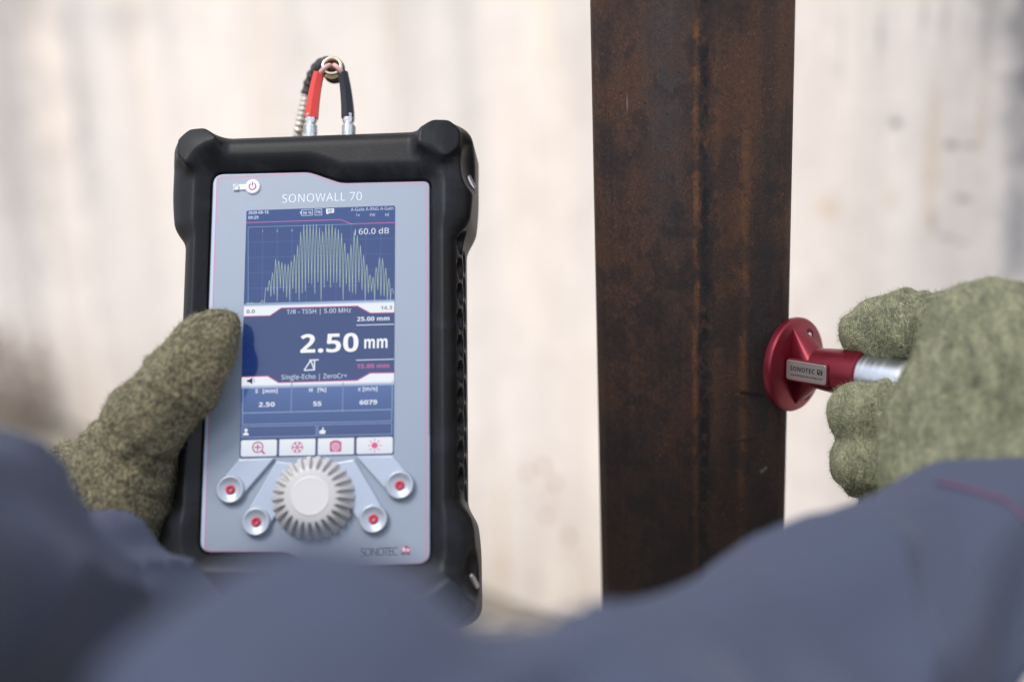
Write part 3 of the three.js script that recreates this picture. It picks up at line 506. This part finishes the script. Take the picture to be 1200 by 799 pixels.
// ------------------------------------------------------------------ ultrasonic probe pressed on the rounded edge of the column
const toCam = (v) => v.clone().transformDirection(camera.matrixWorld);
const prA = toCam(V(0.70, -0.125, 0.70));                                                  // axis of the probe, from the column towards the hand
const edge = colC.clone().addScaledVector(colN, colW / 2 - colR).addScaledVector(colT, colW / 2 - colR);
const flatA = V(prA.x, 0, prA.z).normalize();
const prC = (() => { const touch = edge.clone().addScaledVector(flatA, colR + 0.0004), d = camDir(926, 426); touch.y = 0; const n = prA.clone(); const t0 = onPlane(926, 426, edge, V(0, 0, 1)); touch.y = t0.y; return camera.position.clone().addScaledVector(d, touch.sub(camera.position).dot(n) / d.dot(n)); })();
const probe = thing('ultrasonic_probe', prC, 'red anodised probe with a silver handle pressed to the column edge', 'probe');
{
  const up = V(0, 1, 0).addScaledVector(prA, -prA.y).normalize(), side = V().crossVectors(up, prA);      // local: x side, y up, z along the axis
  probe.quaternion.setFromRotationMatrix(new THREE.Matrix4().makeBasis(side, up, prA));
  const scuff = dataTex(256, 256, (i, j) => { const k = 0.30 + 0.16 * fbm(i / 20, j / 20, 5, 4) + 0.3 * sstep(0.72, 0.8, fbm(i / 40, j / 3, 8, 3)); return [k, k, k]; }); scuff.repeat.set(2, 2);
  const redA = mat(lin(0.215, 0.0135, 0.029), 1, 0.7, { clearcoat: 0.3, clearcoatRoughness: 0.35, roughnessMap: scuff });
  const disc = new THREE.LatheGeometry([[0, 0], [20.6, 0], [21.3, 0.5], [21.5, 1.2], [21.5, 3.2], [21.0, 4.1], [20.2, 4.5], [0, 4.6]].map((p) => new THREE.Vector2(...p)), 72); disc.rotateX(Math.PI / 2); part('flange', mm(toCreasedNormals(disc, 0.5)), redA, probe);
  const pts = []; for (let k = 0; k < 40; k++) { const a = k / 40 * 2 * Math.PI; pts.push(V(9.0 * Math.cos(a), 9.0 * Math.sin(a), 15), V(9.0 * Math.cos(a), 9.0 * Math.sin(a), 14)); }
  for (const s of [-1, 1]) for (let k = -6; k <= 6; k++) pts.push(V(s * 5.2 * Math.sqrt(1 - (k / 7.2) ** 2), k * 3.0, 4.2));
  const neck = toCreasedNormals(new ConvexGeometry(pts), 0.45); part('wedge_neck', mm(neck), redA, probe);
  const barrel = new THREE.LatheGeometry([[8.6, 12], [9.1, 15], [9.6, 20], [10.9, 37.5], [10.9, 38.6], [10.3, 39.2], [0, 39.2]].map((p) => new THREE.Vector2(...p)), 56); barrel.rotateX(Math.PI / 2); part('barrel', mm(toCreasedNormals(barrel, 0.5)), redA, probe);
  const hd = new THREE.LatheGeometry([[9.6, 38], [9.8, 40], [9.8, 96], [9.2, 98], [3.4, 98.5], [3.2, 108], [0, 108]].map((p) => new THREE.Vector2(...p)), 56); hd.rotateX(Math.PI / 2);
  const brushed = dataTex(8, 256, (i, j) => { const k = 0.3 + 0.18 * hash(1, j, 3); return [k, k, k]; });
  part('handle', mm(toCreasedNormals(hd, 0.5)), mat(lin(0.62, 0.64, 0.67), 1, 1, { roughnessMap: brushed }), probe);
  for (const [a, R] of [[52, 15.2], [292, 16.6]]) {      // fixing screws sunk in the flange
    const s = new THREE.LatheGeometry([[3.0, 4.3], [2.9, 4.75], [2.5, 4.9], [2.1, 4.85], [2.0, 4.68], [0, 4.68]].map((p) => new THREE.Vector2(...p)), 22); s.rotateX(Math.PI / 2); s.translate(R * Math.cos(a * D), R * Math.sin(a * D), 0);
    const h = part('screw_seat', mm(s), mat(lin(0.10, 0.008, 0.02), 0.35, 0.7), probe); const sc = new THREE.SphereGeometry(1.25, 14, 10); sc.translate(R * Math.cos(a * D), R * Math.sin(a * D), 4.3); part('screw', mm(sc), chrome, h);
  }
  // maker's plate let into the barrel, turned to the viewer
  const LA = 0.35, view = camera.position.clone().sub(prC).normalize().applyQuaternion(probe.quaternion.clone().invert()), la = Math.atan2(view.y, view.x) - 0.1 + LA;
  const W = 512, Hh = 256, tex = canvasTex(W, Hh, (c) => {
    c.fillStyle = '#c9c4c2'; c.fillRect(0, 0, W, Hh); for (let k = 0; k < 260; k++) { c.fillStyle = `rgba(${k % 2 ? 255 : 90},${k % 2 ? 250 : 85},${k % 2 ? 245 : 85},0.07)`; c.fillRect(0, hash(k, 1, 1) * Hh, W, 2); }
    c.fillStyle = '#37343a'; c.font = 'bold 100px sans-serif'; const w = c.measureText('SONOTEC').width; c.save(); c.translate(50, 132); c.scale(320 / w, 0.78); c.fillText('SONOTEC', 0, 0); c.restore();
    c.fillRect(398, 70, 66, 64); c.fillStyle = '#c9c4c2'; c.fillRect(410, 80, 16, 26); c.fillRect(436, 80, 18, 14); c.fillRect(424, 112, 26, 12);
    c.fillStyle = 'rgba(60,55,60,0.6)'; for (let k = 0, x = 56; x < 450; k++) { const q = 8 + 16 * hash(k, 2, 2); c.fillRect(x, 172 + 4 * hash(k, 5, 2), q, 22); x += q + 6; }
  });
  tex.wrapS = tex.wrapT = THREE.ClampToEdgeWrapping; tex.repeat.set(1 / 21, 1 / 9.2); tex.offset.set(0.5, 0.5);
  const lb = plate(roundPoly([[-10.4, -4.5], [10.4, -4.5], [10.4, 4.5], [-10.4, 4.5]], 1.6), 1.6, 0.3, 0), fr = plate(roundPoly([[-11.1, -5.2], [11.1, -5.2], [11.1, 5.2], [-11.1, 5.2]], 2.2), 1.3, 0.3, 0);
  // plate axes: x runs along the probe axis, z out of the barrel
  const out = V(Math.cos(la), Math.sin(la), 0), ax = V(0, 0, 1), M = new THREE.Matrix4().makeBasis(ax, V().crossVectors(out, ax), out);
  M.setPosition(out.clone().multiplyScalar(9.3).add(V(0, 0, 16)));
  fr.applyMatrix4(M); lb.applyMatrix4(M.clone().setPosition(out.clone().multiplyScalar(9.35).add(V(0, 0, 16))));
  const seat = part('plate_seat', mm(fr), redA, probe); part('maker_plate', mm(lb), mat(0xc8c0be, 0.4, 0.6, { map: tex }), seat);
}

// ------------------------------------------------------------------ the person: work clothes and knitted gloves
const perO = V(0.0, 0, 0.1);
const person = thing('person', perO, 'crouching person in blue-grey work clothes and knitted gloves holding instrument and probe', 'person');
const rel = (u, v, d) => at(u, v, d).sub(perO), relW = (x, y, z) => V(x, y, z).sub(perO), relDev = (x, y, z) => V(x / 1000, y / 1000, z / 1000).applyMatrix4(devM).sub(perO);
const boundsOf = (bones, pad) => { const lo = [9, 9, 9], hi = [-9, -9, -9]; for (const b of bones) for (const [p, r] of [[b[0], b[2]], [b[1], b[3]]]) [p.x, p.y, p.z].forEach((c, k) => { lo[k] = Math.min(lo[k], c - r - pad); hi[k] = Math.max(hi[k], c + r + pad); }); return [lo, hi]; };
const field = (chains, k) => (x, y, z) => { let d = 1e9; for (const ch of chains) { let q = 1e9; for (const b of ch.b) q = smin(q, capsule(x, y, z, ...b), ch.k ?? 0.008); d = smin(d, q, ch.j ?? k); } return d; };
function knitMaterial(light, midc, darkc, seed, wale = 0) {
  const N = 768, cw = 24, rh = 16;                       // 48 mm tile: stitches 1.5 mm wide and 1 mm high
  const hgt = new Float32Array(N * N);
  const tex = dataTex(N, N, (i, j) => {
    const col = Math.floor(i / cw), x = (i % cw) / cw - 0.5, sl = j + Math.abs(x) * rh * 1.3, row = Math.floor(sl / rh) % (N / rh), y = (sl / rh) % 1 - 0.5, side = x < 0 ? 0 : 1;
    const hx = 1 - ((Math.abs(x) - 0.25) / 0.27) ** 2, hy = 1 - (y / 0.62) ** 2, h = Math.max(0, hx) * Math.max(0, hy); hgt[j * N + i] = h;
    const id = hash(col * 2 + side, row, seed), cl = fbm(i / 60, j / 60, seed + 3, 3), fib = 0.6 * vnoise(i / 7, j / 13, seed + 9) + 0.4 * vnoise(i / 2.2, j / 5, seed + 12);
    let t = clamp(wale * 0.3 * (fbm(col * 0.45, j / 300, seed + 31, 2) - 0.5) * 2 + (0.62 - 0.2 * wale) * id + 0.26 * (cl - 0.5) + 0.5 * (fib - 0.5) + 0.2 + 0.1 * wale), c = t < 0.5 ? darkc.map((q, k) => lerp(q, midc[k], t * 2)) : midc.map((q, k) => lerp(q, light[k], t * 2 - 1));
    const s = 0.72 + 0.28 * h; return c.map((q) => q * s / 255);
  }, true);
  const bump = dataTex(N, N, (i, j) => { const k = hgt[j * N + i] * 0.85 + 0.15 * vnoise(i / 2, j / 3, seed); return [k, k, k]; });
  for (const t of [tex, bump]) t.repeat.set(1 / 0.048, 1 / 0.048);
  return mat(0xffffff, 0.95, 0, { map: tex, bumpMap: bump, bumpScale: 0.0011, sheen: 0.4, sheenRoughness: 0.8, sheenColor: lin(0.5, 0.5, 0.42) });
}
function glove(name, chains, k, m, quat, label, fuzzColors, seed, creases = []) {
  const bones = chains.flatMap((c) => c.b), [lo, hi] = boundsOf(bones, 0.01), base = field(chains, k);
  const f = (x, y, z) => base(x, y, z) - 0.0007 * Math.sin(x * 300 + 2 * Math.sin(y * 120)) * Math.sin(y * 260 + z * 90) - 0.0005 * Math.sin(z * 420 + x * 200)
    + creases.reduce((q, [c, d, span, step]) => { const t = (x - c.x) * d.x + (y - c.y) * d.y + (z - c.z) * d.z; return Math.abs(t) > span ? q : q + 0.0014 * (1 - (t / span) ** 2) * (1 - Math.abs(Math.sin(t * Math.PI / step + 0.9 * Math.sin(x * 170 + y * 140)))) ** 2; }, 0);
  const g = surfaceNets(f, lo, hi, 0.0017), gl = part(name, boxUV(g, quat), m, person, label);
  // loose fibres standing off the wool
  const P = gl.geometry.attributes.position, N = gl.geometry.attributes.normal, nT = P.count / 3, count = 26000, hair = new THREE.ConeGeometry(0.00007, 0.0024, 3, 1, true); hair.translate(0, 0.0012, 0);
  const im = new THREE.InstancedMesh(hair, mat(0xffffff, 0.95), count), q = new THREE.Quaternion(), M = new THREE.Matrix4(), s = seedState; seedState = seed;
  for (let i = 0; i < count; i++) {
    const t = Math.floor(rnd() * nT) * 3, p = V().fromBufferAttribute(P, t), n = V().fromBufferAttribute(N, t);
    n.addScaledVector(V(rnd() - 0.5, rnd() - 0.5, rnd() - 0.5), 2.2).normalize(); q.setFromUnitVectors(V(0, 1, 0), n); const z = 0.4 + rnd() * 0.9; M.compose(p, q, V(1, z, 1)); im.setMatrixAt(i, M);
    im.setColorAt(i, fuzzColors[Math.floor(rnd() * fuzzColors.length)]);
  }
  im.name = 'wool_fuzz'; im.castShadow = im.receiveShadow = true; tag(im, null, null, null, 'stuff'); gl.add(im); seedState = s;
  return gl;
}
const bone = (a, b, ra, rb) => [a, b, ra / 1000, (rb ?? ra) / 1000];
const chain = (pts, k) => ({ k, b: pts.slice(1).map((p, i) => bone(pts[i][0], p[0], pts[i][1], p[1])) });
const quatFromUp = (d, towards) => { const y = d.clone().normalize(), z = towards.clone().addScaledVector(y, -towards.dot(y)).normalize(), x = V().crossVectors(y, z); return new THREE.Quaternion().setFromRotationMatrix(new THREE.Matrix4().makeBasis(x, y, z)); };
const eyeward = toCam(V(0, 0, 1));
{
  // left glove: thumb on the face plate, palm along the edge, fingers round the back
  const p = (u, v, d, r) => [rel(u, v, d), r], q = (x, y, z, r) => [relDev(x, y, z), r];
  const tq = dev(254, 386, 10.6), tip = relDev(tq.x, tq.y, 10.6), chains = [
    chain([[tip, 9.6], p(240, 408, 0.591, 12.6), p(210, 450, 0.588, 15.6), p(172, 492, 0.592, 16.4), p(142, 548, 0.602, 20)], 0.006),
    chain([p(132, 574, 0.602, 25.5), p(122, 650, 0.612, 27), p(104, 725, 0.60, 28)]),
    chain([p(80, 546, 0.612, 11), p(110, 640, 0.622, 22)]),
    chain([p(112, 585, 0.632, 17), q(-76, -10, -48, 11), q(-40, -4, -58, 10), q(-2, -2, -57.5, 9.2), q(22, -3, -55.5, 8)], 0.006),
    chain([p(108, 610, 0.632, 17), q(-76, -32, -50, 11), q(-38, -28, -58.5, 10.4), q(4, -26, -58, 9.5), q(28, -27, -56, 8.3)], 0.006),
    chain([p(108, 640, 0.632, 17), q(-76, -54, -50, 11), q(-38, -52, -58, 10), q(0, -50, -57.5, 9.2), q(22, -50, -55.5, 8)], 0.006),
    chain([p(112, 670, 0.632, 16), q(-74, -76, -48, 10), q(-42, -74, -57, 9), q(-12, -73, -56, 8.2), q(6, -73, -54.5, 7.4)], 0.006),
  ];
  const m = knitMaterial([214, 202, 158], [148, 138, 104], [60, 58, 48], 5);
  glove('glove', chains, 0.007, m, quatFromUp(tip.clone().sub(rel(140, 560, 0.602)), eyeward), 'mottled olive knitted glove with its thumb on the instrument face', [srgb(190, 182, 142), srgb(130, 124, 94), srgb(70, 68, 56)], 11, [[rel(205, 458, 0.588), tip.clone().sub(rel(172, 492, 0.592)).normalize(), 0.011, 0.005], [rel(150, 530, 0.598), tip.clone().sub(rel(150, 530, 0.598)).normalize(), 0.014, 0.006]]);
}
{
  // right glove round the silver handle of the probe
  const p = (u, v, d, r) => [rel(u, v, d), r];
  const hp = (s, du = 0, dv = 0) => { const w = prC.clone().addScaledVector(prA, s / 1000); return w; };
  const chains = [
    chain([p(1006, 389, 0.626, 9.6), p(1030, 387, 0.622, 12.6), p(1066, 384, 0.616, 15.6), p(1115, 388, 0.608, 17)], 0.006),
    chain([p(1006, 498, 0.626, 9.5), p(1003, 484, 0.614, 11.4), p(1040, 484, 0.606, 13), p(1085, 490, 0.595, 16)], 0.006),
    chain([p(1012, 560, 0.624, 9), p(1006, 543, 0.612, 10.5), p(1040, 540, 0.604, 12), p(1085, 536, 0.594, 15)], 0.006),
    chain([p(1048, 604, 0.622, 9), p(1040, 594, 0.612, 10.5), p(1070, 584, 0.602, 12), p(1105, 572, 0.592, 14)], 0.006),
    chain([p(1090, 640, 0.616, 8), p(1080, 632, 0.606, 9.5), p(1105, 622, 0.596, 11.5), p(1135, 600, 0.586, 14)], 0.006),
    { k: 0.016, j: 0.007, b: [bone(...[p(1142, 388, 0.574, 19)].flatMap((a) => [a[0]]), rel(1160, 440, 0.568), 19, 27), bone(rel(1160, 440, 0.568), rel(1132, 500, 0.570), 27, 27), bone(rel(1132, 500, 0.570), rel(1118, 545, 0.566), 27, 26), bone(rel(1118, 545, 0.566), rel(1145, 660, 0.530), 26, 27)] },
    { k: 0.016, j: 0.014, b: [bone(rel(1190, 398, 0.575), rel(1215, 480, 0.575), 22, 28), bone(rel(1215, 480, 0.575), rel(1180, 590, 0.556), 28, 28)] },
  ];
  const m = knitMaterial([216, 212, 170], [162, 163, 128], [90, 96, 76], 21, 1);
  glove('glove', chains, 0.0045, m, quatFromUp(rel(1120, 380, 0.58).sub(rel(1140, 620, 0.56)), eyeward), 'sage green knitted glove gripping the silver probe handle', [srgb(196, 198, 160), srgb(140, 146, 112), srgb(84, 90, 72)], 17, [[rel(1085, 400, 0.61), rel(1115, 388, 0.608).sub(rel(1030, 387, 0.622)).normalize(), 0.012, 0.0055], [rel(1045, 500, 0.6), rel(1085, 490, 0.595).sub(rel(1003, 484, 0.614)).normalize(), 0.009, 0.005]]);
}
{
  // overalls: two sleeves, trunk and legs in one continuous cloth surface
  const p = (u, v, d, r) => [rel(u, v, d), r], w = (x, y, z, r) => [relW(x, y, z), r];
  const shR = w(0.19, 0.42, 0.13, 62), shL = w(-0.19, 0.42, 0.13, 62);
  const chains = [
    chain([p(1138, 662, 0.515, 35), p(1010, 760, 0.47, 36), p(820, 884, 0.41, 38), p(660, 1000, 0.37, 41), p(680, 1030, 0.32, 46), w(0.12, 0.34, -0.12, 54), shR], 0.02),
    chain([p(190, 800, 0.552, 32), p(98, 738, 0.53, 33), p(10, 742, 0.47, 35), p(-100, 672, 0.40, 39), p(-250, 700, 0.33, 45), w(-0.27, 0.45, -0.13, 54), shL], 0.02),
    chain([w(0, 0.13, 0.16, 145), w(0, 0.30, 0.15, 140), w(0, 0.42, 0.15, 95), w(0, 0.49, 0.17, 60)], 0.05),
    chain([w(-0.10, 0.14, 0.10, 88), w(-0.07, 0.30, -0.09, 60), p(338, 858, 0.285, 28), p(420, 950, 0.295, 32), w(-0.09, 0.25, -0.40, 50), w(-0.10, 0.07, -0.44, 50)], 0.02),
    chain([w(0.10, 0.13, 0.10, 95), w(0.26, 0.16, -0.22, 70), w(0.24, 0.11, -0.30, 60), w(0.20, 0.06, -0.02, 52)], 0.03),
  ];
  const base = field(chains, 0.012), bones = chains.flatMap((c) => c.b), [lo, hi] = boundsOf(bones, 0.03); lo[1] = Math.max(lo[1], 0.0);
  const f = (x, y, z) => {
    const d = base(x, y, z); if (Math.abs(d) > 0.03) return d;
    const a = Math.sin(x * 34 + 5 * Math.sin(z * 13 + 1) + y * 21), b = Math.sin(y * 52 + 4 * Math.sin(x * 19) - z * 30), c = Math.sin(z * 75 + x * 47 + 3 * Math.sin(y * 23));
    return Math.max(d - 0.0042 * a - 0.0034 * b * b - 0.0018 * c - 0.0048 * (1 - Math.abs(Math.sin(x * 31 - y * 44 + z * 12 + 2.2 * Math.sin(z * 21 + x * 9)))) ** 3, -y + 0.002);
  };
  const g = surfaceNets(f, lo, hi, 0.0052);
  const weave = dataTex(128, 128, (i, j) => { const k = 0.5 + 0.3 * Math.sin((i + j) * Math.PI / 4) + 0.25 * (vnoise(i / 2, j / 2, 7) - 0.5); return [k, k, k]; }); weave.repeat.set(60, 60);
  const cloth = mat(lin(0.058, 0.071, 0.115), 0.9, 0, { bumpMap: weave, bumpScale: 0.0003, sheen: 0.25, sheenRoughness: 0.6, sheenColor: lin(0.5, 0.55, 0.7) });
  const body = part('overalls', boxUV(g, new THREE.Quaternion()), cloth, person);
  // contrast stitching along the right cuff
  const onto = (v) => { const q = v.clone(), e = 0.002; for (let k = 0; k < 5; k++) { const n = V(f(q.x + e, q.y, q.z) - f(q.x - e, q.y, q.z), f(q.x, q.y + e, q.z) - f(q.x, q.y - e, q.z), f(q.x, q.y, q.z + e) - f(q.x, q.y, q.z - e)).normalize(); q.addScaledVector(n, -f(q.x, q.y, q.z) + 0.0006); } return q; };
  part('red_seam', tube([rel(1105, 552, 0.485), rel(1130, 556, 0.485), rel(1155, 566, 0.485), rel(1180, 584, 0.485), rel(1205, 612, 0.485)].map(onto), 0.0007, 24, 6), mat(srgb(112, 72, 98), 0.8), body);
  const boot = (x, z, yaw) => { const bf = field([chain([[V(0, 0.05, 0), 46], [V(0, 0.042, -0.09), 42], [V(0, 0.034, -0.17), 34]], 0.02), chain([[V(0, 0.12, 0.01), 48], [V(0, 0.05, 0.015), 46]])], 0.02), b = surfaceNets((X, Y, Z) => smax(bf(X, Y, Z), -Y + 0.001, 0.004), [-0.08, -0.01, -0.24], [0.08, 0.2, 0.09], 0.006); b.rotateY(yaw); b.translate(x - perO.x, 0, z - perO.z); part('boot', b, mat(lin(0.03, 0.026, 0.022), 0.6), person); };
  boot(-0.10, -0.45, 0.1); boot(0.2, 0.02, -0.3);
}

// ------------------------------------------------------------------ weeds at the foot of the wall
const leafGeo = (L, W, bend) => { const g = new THREE.PlaneGeometry(1, 1, 4, 8), P = g.attributes.position; for (let i = 0; i < P.count; i++) { const t = P.getY(i) + 0.5, x = P.getX(i) * W * Math.sin(Math.PI * Math.pow(t, 0.7) * 0.98 + 0.03); P.setXYZ(i, x, L * t * (1 - 0.25 * bend * t), bend * L * t * t * 0.7 + Math.abs(x) * 0.3); } g.computeVertexNormals(); return g; };
const leafMat = (c) => mat(c, 0.7, 0, { transmission: 0.3, thickness: 0, side: THREE.DoubleSide });
function weed(name, pos, label, category, o) {
  const t = thing(name, pos, label, category), lm = leafMat(o.leaf), sm = mat(o.stem, 0.8), s = seedState; seedState = o.seed;
  for (let k = 0; k < o.stems; k++) {
    const a = rnd() * 6.28, L = o.height * (0.6 + 0.5 * rnd()), lean = o.lean * (0.4 + rnd()), b = V((rnd() - 0.5) * o.spread, -0.005, (rnd() - 0.5) * o.spread), e = b.clone().add(V(Math.cos(a) * lean * L, L, Math.sin(a) * lean * L)), c = b.clone().lerp(e, 0.5).add(V(0, L * 0.06, 0));
    const st = part('stem', taper([b, c, e], (q) => o.thick * (1 - 0.6 * q), 12, 7), sm, t);
    for (let q = 0; q < o.leaves; q++) { const f = 0.15 + 0.85 * (q + rnd() * 0.5) / o.leaves, l = part('leaf', weedLeaf[o.kind], lm, st); l.position.copy(b.clone().lerp(e, f).add(V(0, L * 0.06 * (1 - Math.abs(2 * f - 1)), 0))); l.rotation.set(0.5 + rnd() * 0.5, 2.4 * q + rnd(), 0, 'YXZ'); l.scale.setScalar(o.leafScale * (1.1 - 0.5 * f)); }
  }
  seedState = s; return t;
}
const weedLeaf = [leafGeo(0.05, 0.022, 0.5), leafGeo(0.16, 0.010, 0.35)];
const foot = (u, v, off) => { const p = onPlane(u, v, wallP, wallN).addScaledVector(wallN, off); p.y = 0; return p; };
weed('weed', foot(52, 478, 0.07), 'brownish red weed at the foot of the wall far left', 'weed', { leaf: lin(0.30, 0.235, 0.19), stem: lin(0.25, 0.18, 0.14), stems: 7, height: 0.18, lean: 0.3, spread: 0.13, thick: 0.0024, leaves: 10, kind: 0, leafScale: 0.75, seed: 3 });
weed('weed', foot(20, 440, 0.12), 'pale green leafy weed at the left picture edge', 'weed', { leaf: lin(0.17, 0.20, 0.13), stem: lin(0.15, 0.17, 0.1), stems: 4, height: 0.22, lean: 0.25, spread: 0.07, thick: 0.0016, leaves: 5, kind: 0, leafScale: 0.7, seed: 8 });
weed('grass_tuft', foot(572, 745, 0.10), 'small green grass tuft just below the instrument', 'grass tuft', { leaf: lin(0.07, 0.13, 0.03), stem: lin(0.08, 0.12, 0.04), stems: 5, height: 0.07, lean: 0.4, spread: 0.05, thick: 0.0012, leaves: 3, kind: 1, leafScale: 0.45, seed: 5 });
{
  // dry stalk with seed pods, leaning before the wall between instrument and column
  const b = foot(700, 760, 0.06), t = thing('dry_stalk', b, 'pale dry stalk with small seed pods against the wall', 'dry plant'), tw = (u, v) => onPlane(u, v, wallP.clone().addScaledVector(wallN, 0.06), wallN).sub(b), sm = mat(srgb(205, 184, 170), 0.8), pm = mat(srgb(170, 130, 116), 0.7);
  const a = [V(0, 0, 0), tw(692, 680), tw(668, 640), tw(650, 603), tw(633, 572), tw(618, 553)]; part('stem', taper(a, (q) => 0.0011 * (1 - 0.5 * q), 30, 6), sm, t); part('stem', taper([tw(668, 640), tw(662, 600), tw(651, 565)], 0.0006, 12, 6), sm, t); part('stem', taper([tw(650, 603), tw(645, 570), tw(637, 546)], 0.0006, 12, 6), sm, t);
  const pod = new THREE.SphereGeometry(0.0029, 12, 10); pod.scale(1, 1.25, 1);
  for (const [u, v] of [[618, 553], [637, 546], [651, 565], [640, 604], [667, 628]]) { const m = part('seed_pod', pod, pm, t); m.position.copy(tw(u, v)); }
}

renderer.render(scene, camera);
